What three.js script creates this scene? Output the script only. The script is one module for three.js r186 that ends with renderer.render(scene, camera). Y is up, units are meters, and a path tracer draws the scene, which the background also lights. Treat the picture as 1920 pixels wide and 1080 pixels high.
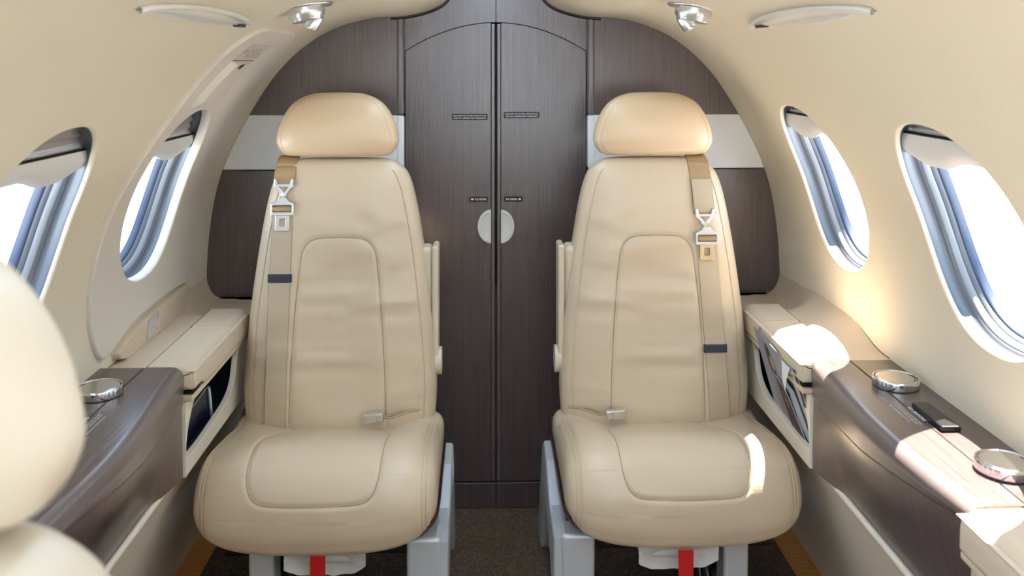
import * as THREE from 'three';
import { mergeGeometries } from 'three/addons/utils/BufferGeometryUtils.js';
import { RectAreaLightUniformsLib } from 'three/addons/lights/RectAreaLightUniformsLib.js';
import { RoundedBoxGeometry } from 'three/addons/geometries/RoundedBoxGeometry.js';

// ------------------------------------------------------------------ camera, sky, sun, exposure
const scene = new THREE.Scene();
const camera = new THREE.PerspectiveCamera(2 * Math.atan(540 / 1700) * 180 / Math.PI, 16 / 9, 0.02, 400);
camera.position.set(-0.034, 1.14, 0);
camera.rotation.y = -Math.atan(55 / 1700);                // aimed a little to the right of the aisle line
camera.setViewOffset(1920, 1080, 0, 425, 1920, 1080);     // shifted lens: uprights stay upright
camera.focus = 1.95; camera.userData.fStop = 7;
scene.background = new THREE.Color(0.55, 0.76, 1.0);      // bright, evenly hazy sky
scene.backgroundIntensity = 5.6;
scene.environment = null;
const sun = new THREE.DirectionalLight(0xfff7ea, 66);
sun.position.set(3.2, 10, -3.1); sun.target.position.set(0, 0, 0);
sun.castShadow = true; sun.shadow.mapSize.set(2048, 2048);
Object.assign(sun.shadow.camera, { left: -5, right: 5, top: 5, bottom: -5, near: 0.5, far: 30 });
scene.add(sun, sun.target);
RectAreaLightUniformsLib.init();
const renderer = new THREE.WebGLRenderer({ antialias: true });
renderer.toneMapping = THREE.LinearToneMapping;
renderer.toneMappingExposure = 0.82;
renderer.shadowMap.enabled = true;

// ------------------------------------------------------------------ small helpers
const V = (x, y, z) => new THREE.Vector3(x, y, z);
let seed = 7;
const rnd = () => { seed = (seed * 1664525 + 1013904223) >>> 0; return seed / 4294967296; };
const lerp = (a, b, t) => a + (b - a) * t, clamp = (x, a = 0, b = 1) => Math.min(b, Math.max(a, x));
const smooth = (a, b, x) => { const t = clamp((x - a) / (b - a)); return t * t * (3 - 2 * t); };
const hash = (i, j) => { const s = Math.sin(i * 127.1 + j * 311.7) * 43758.5453; return s - Math.floor(s); };
function vnoise(x, y) {
  const i = Math.floor(x), j = Math.floor(y), u = x - i, v = y - j, a = u * u * (3 - 2 * u), b = v * v * (3 - 2 * v);
  return lerp(lerp(hash(i, j), hash(i + 1, j), a), lerp(hash(i, j + 1), hash(i + 1, j + 1), a), b);
}
function vnoiseP(x, y, p, q) {            // periodic value noise
  const i = Math.floor(x), j = Math.floor(y), u = x - i, v = y - j, a = u * u * (3 - 2 * u), b = v * v * (3 - 2 * v);
  const h = (m, n) => hash(((m % p) + p) % p, ((n % q) + q) % q);
  return lerp(lerp(h(i, j), h(i + 1, j), a), lerp(h(i, j + 1), h(i + 1, j + 1), a), b);
}
const used = {};
function numbered(n) { used[n] = (used[n] ?? -1) + 1; return used[n] ? n + '_' + String(used[n]).padStart(3, '0') : n; }
function thing(name, label, category, at = [0, 0, 0], group) {
  const o = new THREE.Group(); o.name = numbered(name); o.position.set(...at); scene.add(o);
  o.userData = { label, category }; if (group) o.userData.group = group;
  return o;
}
function struct(name, at = [0, 0, 0]) {
  const o = new THREE.Group(); o.name = numbered(name); o.position.set(...at); scene.add(o);
  o.userData = { kind: 'structure' }; return o;
}
// a part: its geometry is given in world metres when the root stands unturned; the root's place is taken off
function part(name, geo, mat, parent, label) {
  let r = parent, p = V(0, 0, 0); while (r && r !== scene) { p.add(r.position); r = r.parent; }
  geo.translate(-p.x, -p.y, -p.z);
  const m = new THREE.Mesh(geo, mat); m.name = name; m.castShadow = m.receiveShadow = true; parent.add(m);
  if (label) m.userData.label = label;
  return m;
}
function boxUV(g) {
  if (!g.attributes.normal) g.computeVertexNormals();
  const p = g.attributes.position, n = g.attributes.normal, uv = new Float32Array(p.count * 2);
  for (let i = 0; i < p.count; i++) {
    const x = Math.abs(n.getX(i)), y = Math.abs(n.getY(i)), z = Math.abs(n.getZ(i));
    const [a, b] = y >= x && y >= z ? [p.getX(i), p.getZ(i)] : x >= z ? [p.getZ(i), p.getY(i)] : [p.getX(i), p.getY(i)];
    uv[2 * i] = a; uv[2 * i + 1] = b;
  }
  g.setAttribute('uv', new THREE.BufferAttribute(uv, 2)); return g;
}
// nu x nv quads of fn(u, v); wraps when closed; uv by the facing axis, in metres
function grid(nu, nv, fn, { closeU = false, closeV = false, flip = false } = {}) {
  const cu = closeU ? nu : nu + 1, cv = closeV ? nv : nv + 1, pos = new Float32Array(cu * cv * 3), idx = [];
  for (let j = 0; j < cv; j++) for (let i = 0; i < cu; i++) pos.set(fn(i / nu, j / nv, i, j), (j * cu + i) * 3);
  for (let j = 0; j < nv; j++) for (let i = 0; i < nu; i++) {
    const a = j * cu + i, b = j * cu + (i + 1) % cu, c = ((j + 1) % cv) * cu + i, d = ((j + 1) % cv) * cu + (i + 1) % cu;
    flip ? idx.push(a, c, b, b, c, d) : idx.push(a, b, c, b, d, c);
  }
  const g = new THREE.BufferGeometry();
  g.setAttribute('position', new THREE.BufferAttribute(pos, 3)); g.setIndex(idx); g.computeVertexNormals();
  return boxUV(g);
}
function mirrorX(g) {
  const p = g.attributes.position, n = g.attributes.normal;
  for (let i = 0; i < p.count; i++) { p.setX(i, -p.getX(i)); if (n) n.setX(i, -n.getX(i)); }
  if (g.index) { const a = g.index.array; for (let i = 0; i < a.length; i += 3) { const t = a[i]; a[i] = a[i + 1]; a[i + 1] = t; } }
  return g;
}
const sided = (g, s) => s < 0 ? mirrorX(g.index ? g : indexed(g)) : g;
function indexed(g) { g.setIndex([...Array(g.attributes.position.count).keys()]); return g; }
const bx = (x0, x1, y0, y1, z0, z1, r = 0.003) => {
  const w = Math.abs(x1 - x0), h = Math.abs(y1 - y0), d = Math.abs(z1 - z0);
  const g = new RoundedBoxGeometry(w, h, d, 3, Math.min(r, w * .49, h * .49, d * .49));
  g.translate((x0 + x1) / 2, (y0 + y1) / 2, (z0 + z1) / 2); return boxUV(g);
};
const tube = (pts, r, seg = 64, rad = 6, closed = false) => boxUV(new THREE.TubeGeometry(new THREE.CatmullRomCurve3(pts.map(p => p.isVector3 ? p : V(...p)), closed, 'centripetal'), seg, r, rad, closed));
const lathe = (pts, seg = 48) => boxUV(new THREE.LatheGeometry(pts.map(p => new THREE.Vector2(...p)), seg));
const merge = (gs) => { const a = gs.map(g => { const q = g.index ? g.toNonIndexed() : g; const r = new THREE.BufferGeometry(); for (const k of ['position', 'normal', 'uv']) r.setAttribute(k, q.attributes[k]); return r; }); return mergeGeometries(a); };
function shape(pts, holes = []) {
  const s = new THREE.Shape(pts.map(p => new THREE.Vector2(...p)));
  for (const h of holes) s.holes.push(new THREE.Path(h.map(p => new THREE.Vector2(...p))));
  return s;
}
const extr = (s, depth, bevel = 0.001, seg = 2) => boxUV(new THREE.ExtrudeGeometry(s, { depth, bevelEnabled: bevel > 0, bevelThickness: bevel, bevelSize: bevel, bevelOffset: -bevel, bevelSegments: seg, curveSegments: 16 }));
function rrect(x0, x1, y0, y1, r, n = 6) {
  const o = [];
  for (const [cx, cy, a0] of [[x1 - r, y0 + r, -90], [x1 - r, y1 - r, 0], [x0 + r, y1 - r, 90], [x0 + r, y0 + r, 180]])
    for (let k = 0; k <= n; k++) { const a = (a0 + 90 * k / n) * Math.PI / 180; o.push([cx + r * Math.cos(a), cy + r * Math.sin(a)]); }
  return o;
}
// smooth run of n-tuples
function curve(pts, n = 12, closed = false) {
  const out = [], L = pts.length, at = (i) => closed ? pts[(i + L) % L] : i < 0 ? pts[0].map((a, k) => 2 * a - pts[1][k]) : i >= L ? pts[L - 1].map((a, k) => 2 * a - pts[L - 2][k]) : pts[i];
  for (let i = 0; i < (closed ? L : L - 1); i++) {
    const [p0, p1, p2, p3] = [at(i - 1), at(i), at(i + 1), at(i + 2)];
    for (let k = 0; k < n; k++) { const t = k / n; out.push(p1.map((_, c) => .5 * (2 * p1[c] + (p2[c] - p0[c]) * t + (2 * p0[c] - 5 * p1[c] + 4 * p2[c] - p3[c]) * t * t + (3 * p1[c] - p0[c] - 3 * p2[c] + p3[c]) * t * t * t))); }
  }
  if (!closed) out.push([...pts[L - 1]]);
  return out;
}
// resample a run evenly by length: returns f(t in 0..1) and the length
function byLength(run) {
  const s = [0]; for (let i = 1; i < run.length; i++) s.push(s[i - 1] + Math.hypot(...run[i].map((a, k) => a - run[i - 1][k])));
  const L = s[s.length - 1];
  const f = (d) => { d = clamp(d, 0, L); let lo = 0, hi = s.length - 1; while (hi - lo > 1) { const m = (lo + hi) >> 1; s[m] <= d ? lo = m : hi = m; } const t = (d - s[lo]) / Math.max(1e-9, s[hi] - s[lo]); return run[lo].map((a, k) => lerp(a, run[hi][k], t)); };
  return { f, L };
}
const tab = (t) => (x) => { if (x <= t[0][0]) return t[0][1]; for (let i = 1; i < t.length; i++) if (x <= t[i][0]) return lerp(t[i - 1][1], t[i][1], (x - t[i - 1][0]) / (t[i][0] - t[i - 1][0])); return t[t.length - 1][1]; };
function distTo(poly, x, y) {
  let d = 1e9;
  for (let i = 1; i < poly.length; i++) {
    const [ax, ay] = poly[i - 1], [bx_, by] = poly[i], ex = bx_ - ax, ey = by - ay, t = clamp(((x - ax) * ex + (y - ay) * ey) / (ex * ex + ey * ey + 1e-12));
    d = Math.min(d, Math.hypot(x - ax - ex * t, y - ay - ey * t));
  }
  return d;
}

// ------------------------------------------------------------------ materials
function dataTex(w, h, fn, srgb, repU = 1, repV = 1) {
  const d = new Uint8Array(w * h * 4);
  for (let y = 0; y < h; y++) for (let x = 0; x < w; x++) { const c = fn(x, y); const o = (y * w + x) * 4; d[o] = clamp(c[0]) * 255; d[o + 1] = clamp(c[1]) * 255; d[o + 2] = clamp(c[2]) * 255; d[o + 3] = 255; }
  const t = new THREE.DataTexture(d, w, h); t.wrapS = t.wrapT = THREE.RepeatWrapping; t.magFilter = t.minFilter = THREE.LinearFilter;
  if (srgb) t.colorSpace = THREE.SRGBColorSpace; t.repeat.set(repU, repV); t.needsUpdate = true; return t;
}
const g3 = (v) => [v, v, v];
const woodVal = (x, y) => .5 * vnoiseP(x / 2, y / 64, 256, 8) + .3 * vnoiseP(x / 5, y / 128, 102, 4) + .2 * vnoiseP(x, y / 22, 512, 23);
const WOOD = [0.335, 0.272, 0.266];
const woodMap = dataTex(512, 512, (x, y) => { const k = .80 + .42 * woodVal(x, y); return WOOD.map(c => c * k); }, true, 3.2, 2.2);
const woodBump = dataTex(512, 512, (x, y) => g3(woodVal(x, y)), false, 3.2, 2.2);
const leatherBump = dataTex(256, 256, (x, y) => g3(.55 * vnoiseP(x / 4, y / 4, 64, 64) + .3 * vnoiseP(x / 2, y / 2, 128, 128) + .35 * Math.pow(vnoiseP(x / 10, y / 7, 26, 37), 2)), false, 9, 9);
const suedeBump = dataTex(256, 256, (x, y) => g3(.5 * hash(x, y) + .5 * vnoiseP(x / 6, y / 6, 43, 43)), false, 6, 6);
const carpetVal = (x, y) => .55 * hash(x, y) + .45 * vnoiseP(x / 3, y / 3, 171, 171);
const carpetMap = dataTex(512, 512, (x, y) => { const k = .45 + .9 * carpetVal(x, y); return [.47 * k, .385 * k, .31 * k]; }, true, 2, 2);
const carpetBump = dataTex(512, 512, (x, y) => g3(carpetVal(x, y)), false, 2, 2);
const weaveMap = dataTex(128, 128, (x, y) => { const r = .5 + .5 * Math.sin(y / 128 * Math.PI * 2 * 16), c = .5 + .5 * Math.sin(x / 128 * Math.PI * 2 * 12), k = .62 + .42 * r * (.6 + .4 * c) + .12 * hash(x, y); return [1.1 * k, .72 * k, .40 * k]; }, true, 12, 12);
const weaveBump = dataTex(128, 128, (x, y) => g3((.5 + .5 * Math.sin(y / 128 * Math.PI * 2 * 16)) * (.6 + .4 * (.5 + .5 * Math.sin(x / 128 * Math.PI * 2 * 12)))), false, 12, 12);
const webBump = dataTex(64, 64, (x, y) => g3(.5 + .25 * Math.sin((x + y) / 64 * Math.PI * 2 * 8) + .25 * Math.sin((x - y) / 64 * Math.PI * 2 * 8)), false, 60, 60);
const M = (color, roughness = .5, extra = {}) => new THREE.MeshPhysicalMaterial({ color, roughness, ...extra });
const leather = M('#dbc5a9', .3, { bumpMap: leatherBump, bumpScale: .00018, clearcoat: .12, clearcoatRoughness: .25 });
const headLeather = M('#dcc09d', .32, { bumpMap: leatherBump, bumpScale: .00018, clearcoat: .1, clearcoatRoughness: .3 });
const seamShadow = M('#6d5d48', .8), nearSeatLeather = M('#c6b8a4', .4);  // nearest seat takes its own leather tone, set for the light on it
const seamDark = M('#b09c80', .6), seamLight = M('#d9c7a8', .6);
const suede = M('#e7dac2', .92, { bumpMap: suedeBump, bumpScale: .0005, sheen: .15, sheenRoughness: .7 });
const panelCream = M('#e2d8cb', .5);
const ledgeLeather = M('#dac6ac', .45, { bumpMap: leatherBump, bumpScale: .00015 });
const creamPaint = M('#efe1cd', .42);
const wood = M('#ffffff', .36, { map: woodMap, bumpMap: woodBump, bumpScale: .0003, clearcoat: 1, clearcoatRoughness: .26 });
const woodTop = M('#ffffff', .27, { map: woodMap, bumpMap: woodBump, bumpScale: .00025, clearcoat: .35, clearcoatRoughness: .22 });
const edgeBrown = M('#6a5d5c', .3, { clearcoat: .8, clearcoatRoughness: .3 });
const gapBlack = M('#0a0808', .8);
const stripeWhite = M('#f1f3f7', .22, { clearcoat: .4, clearcoatRoughness: .1 });
const handleWhite = M('#e9e8e0', .35);
const maroonTrim = M('#4a2a26', .4);
const silverPaint = M('#cfd1d6', .34, { metalness: .25 });
const chrome = M('#dfe0e4', .07, { metalness: 1 });
const chromeLid = M('#c9c7c4', .16, { metalness: 1 });
const brushed = M('#d9dadd', .28, { metalness: .9 });
const webbing = M('#cdb99d', .75, { bumpMap: webBump, bumpScale: .0004 });
const webbingTan = M('#b99a70', .5, { bumpMap: webBump, bumpScale: .0004, sheen: .3 });
const darkElastic = M('#3b3f4a', .8);
const redWeb = M('#c4120f', .6);
const pouchWhite = M('#dcd9d6', .6);
const navy = M('#101a26', .8);
const blackPlastic = M('#1c1c1d', .25);
const armCream = M('#ddceb6', .4);
const frameWhite = M('#85888d', .3), frameGrey = M('#62666e', .32), gasketBlue = M('#3f4b63', .35), shadeBarMat = M('#e0dcd8', .5), pleatMat = M('#a09894', .7);
const lensGrey = M('#dedad3', .22, { clearcoat: .5, clearcoatRoughness: .1 }), rimGrey = M('#e2dfd8', .35);
const glass = new THREE.MeshPhysicalMaterial({ color: '#ffffff', roughness: 0, transmission: 1, thickness: 0, ior: 1.45 });
const skinWhite = M('#8f9298', .5);
const carpet = M('#ffffff', 1, { map: carpetMap, bumpMap: carpetBump, bumpScale: .004 });
const weave = M('#ffffff', .8, { map: weaveMap, bumpMap: weaveBump, bumpScale: .0012 });
function label2D(w, h, draw) { const c = document.createElement('canvas'); c.width = w; c.height = h; const x = c.getContext('2d'); draw(x, w, h); const t = new THREE.CanvasTexture(c); t.colorSpace = THREE.SRGBColorSpace; return t; }

// ------------------------------------------------------------------ the cabin's cross-section (half, right side): x, y from crown to floor
const RUN = curve([[.10, 1.42], [.105, 1.35], [.122, 1.30], [.16, 1.272], [.23, 1.254], [.31, 1.249], [.40, 1.225], [.48, 1.179], [.55, 1.111], [.605, 1.03], [.645, .96], [.68, .885], [.705, .80], [.72, .70], [.7255, .61], [.7265, .55], [.729, .48], [.731, .40], [.732, .20], [.732, 0]], 16);
const { f: profAt, L: SL } = byLength(RUN);
function prof(s) { const [x, y] = profAt(s), a = profAt(s - .012), b = profAt(s + .012), l = Math.hypot(b[0] - a[0], b[1] - a[1]); return [x, y, (b[1] - a[1]) / l, -(b[0] - a[0]) / l]; }  // + the normal into the cabin
function wallP(side, z, s, off = 0) { const [x, y, nx, ny] = prof(s); return [side * (x + nx * off), y + ny * off, z]; }
const sAtY = (y) => { let lo = .3, hi = SL; for (let k = 0; k < 40; k++) { const m = (lo + hi) / 2; profAt(m)[1] > y ? lo = m : hi = m; } return lo; };
const xAtY = (y) => profAt(sAtY(y))[0];
const ZB = -2.3, ZF = 1.7;                                   // rear and front of the cabin
const S0 = .57, S1 = 1.26;
const WA = .1565, WB = .181, WN = 2.3, WS = .868;             // window hole: half width, half height, squareness, height along the wall
const winR = (dz, ds) => 1 / Math.pow(1e-12 + Math.pow(Math.abs(dz) / WA, WN) + Math.pow(Math.abs(ds) / WB, WN), 1 / WN);
const winPt = (zc, th, f) => { const c = Math.cos(th), s = Math.sin(th), e = 2 / WN; const dz = f * WA * Math.sign(c) * Math.abs(c) ** e, ds = f * WB * Math.sign(s) * Math.abs(s) ** e; return [zc + dz - .06 * ds, WS + ds]; };
// wall round one window: from the rectangle inwards to the hole, then rolled outwards
function windowCell(side, zc, z0, z1, { depth = 0, roll = true, f0 = 1.03 } = {}) {
  const N = 36, dirs = [];
  for (let k = 0; k < N; k++) dirs.push([lerp(z0, z1, k / N), S0]);
  for (let k = 0; k < N; k++) dirs.push([z1, lerp(S0, S1, k / N)]);
  for (let k = 0; k < N; k++) dirs.push([lerp(z1, z0, k / N), S1]);
  for (let k = 0; k < N; k++) dirs.push([z0, lerp(S1, S0, k / N)]);
  const NR = 30, NF = roll ? 9 : 0, A = dirs.length;
  const at = (i, j) => {
    const [pz, ps] = dirs[i], dz = pz - zc + .06 * (ps - WS), ds = ps - WS, l = Math.hypot(dz, ds), r = winR(dz / l, ds / l);
    if (j <= NR) { const t = 1 - (1 - j / NR) ** 1.25, R = lerp(l, r * f0, t); const qs = WS + ds / l * R; return wallP(side, j === 0 ? pz : zc + dz / l * R - .06 * (qs - WS), j === 0 ? ps : qs, -depth); }
    const a = (j - NR) / NF * Math.PI / 2, w = r * (f0 - 1), R = r + w * (1 - Math.sin(a)), qs = WS + ds / l * R;
    return wallP(side, zc + dz / l * R - .06 * (qs - WS), qs, -depth - .007 * (1 - Math.cos(a)));
  };
  const g = grid(A, NR + NF, (u, v, i, j) => at(i % A, j), { closeU: true });
  const n = g.attributes.normal, p = g.attributes.position; let sgn = 0;
  for (let k = 0; k < A; k++) { const s = sAtY(p.getY(3 * A + k)); const q = prof(s); sgn += n.getX(3 * A + k) * side * q[2]; }
  if (sgn < 0) { const a = g.index.array; for (let i = 0; i < a.length; i += 3) { const t = a[i]; a[i] = a[i + 1]; a[i + 1] = t; } g.computeVertexNormals(); }
  if (!depth) for (let j = 0; j <= NR; j++) for (let i = 0; i < A; i++) {
    const k = j * A + i, [pz, ps] = dirs[i], dz = pz - zc, ds = ps - WS, l = Math.hypot(dz, ds), r = winR(dz / l, ds / l), t = 1 - (1 - j / NR) ** 1.25, R = lerp(l, r * f0, t), q = prof(j === 0 ? ps : WS + ds / l * R);
    n.setXYZ(k, side * q[2], q[3], 0);
  }
  const uv = g.attributes.uv; for (let i = 0; i < p.count; i++) uv.setXY(i, p.getZ(i), sAtY(p.getY(i)));
  return g;
}
// a plain strip of the section between two heights
function strip(side, z0, z1, s0, s1, off = 0, nz = 40, ns = 48) {
  const g = grid(nz, ns, (u, v) => wallP(side, lerp(z0, z1, u), lerp(s0, s1, v), off), { flip: side > 0 });
  const n = g.attributes.normal, w = nz + 1; for (let j = 0; j <= ns; j++) for (let i = 0; i <= nz; i++) { const q = prof(lerp(s0, s1, j / ns)), d = n.getX(j * w + i) * side * q[2] + n.getY(j * w + i) * q[3]; const k = d < 0 ? -1 : 1; n.setXYZ(j * w + i, k * side * q[2], k * q[3], 0); g.attributes.uv.setXY(j * w + i, lerp(z0, z1, i / nz), lerp(s0, s1, j / ns)); }
  return g;
}
const WINZ = { '-1': [-1.823, -1.285, -.745, -.205], '1': [-1.853, -1.305, -.755, -.205] };
const CELLZ = [ZB, -1.575, -1.03, -.48, .07];
const sides = [[-1, 'left'], [1, 'right']];
{
  const ceil = struct('ceiling');
  for (const [sd, nm] of sides) part('headliner', strip(sd, ZB, ZF, 0, S0, 0, 30, 110), suede, ceil);
  part('crown_panel', grid(10, 2, (u, v) => [lerp(-.1, .1, u), 1.42, lerp(ZB, ZF, v)]), suede, ceil);
  // unseen LED strip along the aisle channel's crown, placed to light doors and lower cabin
  part('unseen_wash_light_strip', bx(-.03, .03, 1.408, 1.4195, -2.24, 1.6, .003), new THREE.MeshPhysicalMaterial({ color: '#ffffff', roughness: .5, emissive: new THREE.Color(.62, .8, 1), emissiveIntensity: 2 }), ceil);
  const unseenLed = new THREE.RectAreaLight(new THREE.Color(.52, .75, 1), 18, .056, 3.8); unseenLed.name = 'unseen_wash_light'; unseenLed.position.set(0, 1.406, -.32); unseenLed.lookAt(0, 0, -.32); unseenLed.rotation.set(-Math.PI / 2, 0, 0); ceil.add(unseenLed);
  for (const [sd, nm] of sides) {
    const w = struct('wall_' + nm);
    WINZ[sd].forEach((zc, k) => part('sidewall_panel', windowCell(sd, zc, CELLZ[k], CELLZ[k + 1]), suede, w));
    // unseen door opening on the left, placed to let daylight reach the cabin
    const za = sd < 0 ? .3 : ZF;
    part('sidewall_panel', strip(sd, .07, za, S0, S1), suede, w);
    part('lower_panel', strip(sd, ZB, za, S1, SL), creamPaint, w);
    if (sd < 0) { part('sidewall_panel', strip(sd, 1.3, ZF, S0, S1), suede, w); part('lower_panel', strip(sd, 1.3, ZF, S1, SL), creamPaint, w); }
    WINZ[sd].forEach((zc, k) => part('outer_skin', windowCell(sd, zc, CELLZ[k], CELLZ[k + 1], { depth: .064, roll: false, f0: .93 }), skinWhite, w));
  }
}
// windows: reveal, frame, gasket, pane, shade
function ringLoft(side, zc, rings) { return grid(96, rings.length - 1, (u, v, i, j) => { const [f, d] = rings[j], [z, s] = winPt(zc, u * 2 * Math.PI, f); return wallP(side, z, s, -d); }, { closeU: true, flip: side < 0 }); }
let wi = 0;
for (const [sd] of sides) WINZ[sd].forEach((zc, k) => {
  const w = struct('window_' + (++wi), wallP(sd, zc, WS, 0));
  const R = (a) => ringLoft(sd, zc, curve(a, 5));
  part('reveal', R([[1.0, .006], [1.02, .012], [1.03, .02], [1.02, .026], [.995, .03], [.985, .034]]), frameGrey, w);
  part('inner_frame', R([[1.0, .0315], [.985, .032], [.97, .034], [.96, .039], [.957, .045]]), frameWhite, w);
  part('outer_frame', R([[.965, .043], [.95, .044], [.938, .048], [.934, .053]]), frameGrey, w);
  part('gasket', R([[.942, .0515], [.925, .052], [.915, .056], [.912, .066]]), gasketBlue, w);
  part('seal', R([[.93, .0635], [.96, .064], [1.03, .064]]), frameGrey, w);
  part('pane', grid(24, 24, (u, v) => { const a = (u * 2 - 1) * .93 * WA, b = (v * 2 - 1) * .93 * WB, q = Math.max(1e-6, Math.hypot(a, b)), m = Math.max(Math.abs(u * 2 - 1), Math.abs(v * 2 - 1)), rr = winR(a / q, b / q) * .935 * m; const ds = b / q * rr; return wallP(sd, zc + a / q * rr - .06 * ds, WS + ds, -.06); }), glass, w);
  const inHole = (s, f) => WA * f * Math.pow(Math.max(0, 1 - Math.pow(Math.abs((s - WS) / (WB * f)), WN)), 1 / WN);
  const low = (p) => (sd > 0 ? .757 : k ? .778 : .80) + .018 * smooth(.72, .12, Math.abs(p + .36));
  const top = sd > 0 ? .718 : k ? .745 : .768;
  const bar = (off) => (u, v) => { const p = u * 2 - 1, s = lerp(top, low(p), v), h = inHole(Math.max(s, WS - WB * .96), 1.04); return wallP(sd, zc + p * h - .06 * (s - WS), s, -off - .006 * Math.sin(v * Math.PI) * -1); };
  part('shade_bar', merge([grid(48, 10, bar(.018)), grid(48, 10, bar(.026)), grid(48, 1, (u, v) => { const a = bar(.018)(u, 1), b = bar(.026)(u, 1); return a.map((q, c) => lerp(q, b[c], v)); }), grid(48, 1, (u, v) => { const a = bar(.018)(u, 0), b = bar(.026)(u, 0); return a.map((q, c) => lerp(q, b[c], v)); })]), shadeBarMat, w);
  part('pleated_shade', grid(40, 30, (u, v, i, j) => { const p = u * 2 - 1, s = lerp(WS - WB, top + .004, v), h = inHole(s, 1.04); return wallP(sd, zc + p * h - .06 * (s - WS), s, -.0275 - (j % 6 < 3 ? j % 3 : 3 - j % 3) * .0015); }), pleatMat, w);
  { const q = []; for (let i = 0; i <= 20; i++) q.push(bar(.019)(i / 20, 0)); part('bar_dark_line', tube(q, .0024, 40, 6), gapBlack, w); }  // black tube drawn as the dark slit over the shade bar
});

// ------------------------------------------------------------------ floor, lower walls, front of the cabin, apron outside
{
  const f = struct('floor');
  part('carpet', bx(-.76, .76, -.03, 0, ZB - .06, ZF + .05, .001), carpet, f);
  for (const [sd] of sides) {
    const t = struct('trim_' + (sd < 0 ? 1 : 2));
    part('woven_edge', sided(bx(.66, .722, -.004, .005, ZB, ZF, .002), sd), weave, t);
  }
  for (const [sd, nm] of sides) {
    const w = struct('wall_lower_' + nm);
    const run = byLength(curve([[.612, .38], [.601, .386], [.598, .394], [.592, .394], [.59, .386], [.596, .376], [.618, .32], [.655, .21], [.69, .1], [.713, .012], [.716, 0]], 6));
    part('dado_panel', grid(20, 60, (u, v) => { const [x, y] = run.f(v * run.L); return [sd * x, y > .01 ? y - .007 : y, lerp(ZB, .28, u)]; }, { flip: sd < 0 }), creamPaint, w);
  }
  const ap = struct('ground', [0, -.95, 0]);
  part('apron', bx(-150, 150, -1.05, -.95, -150, 150, .001), M('#b6c0cc', .9), ap);
}
const sectionOutline = (o = 0) => { const r = []; for (let k = 0; k <= 90; k++) { const p = wallP(1, 0, SL * k / 90, o); r.push([p[0], p[1]]); } return [...r, ...r.slice().reverse().map(([x, y]) => [-x, y])]; };
{
  // unseen forward partition; its big glazed openings are placed to light the cabin from ahead
  const w = struct('wall_front');
  const pane = (sd) => { const o = [[sd * .02, .62], [sd * .02, 1.36]]; for (let k = 0; k <= 40; k++) { const p = wallP(sd, 0, lerp(.06, sAtY(.62), k / 40), .045); if (sd * p[0] > .04) o.push([p[0], p[1]]); } return o; };
  const g = extr(shape(sectionOutline(-.09), [pane(-1), pane(1)]), .05, 0); g.translate(0, 0, ZF);
  part('partition', g, suede, w);
  const sub = extr(shape([[-.75, -.05], [.75, -.05], [.75, .02], [-.75, .02]]), .05, 0); sub.translate(0, 0, ZF);
  part('sill', sub, creamPaint, w);
  for (const sd of [-1, 1]) { const q = extr(shape(pane(sd)), .004, 0); q.translate(0, 0, ZF + .02); part('unseen_windscreen', q, glass, w); }
}

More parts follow.
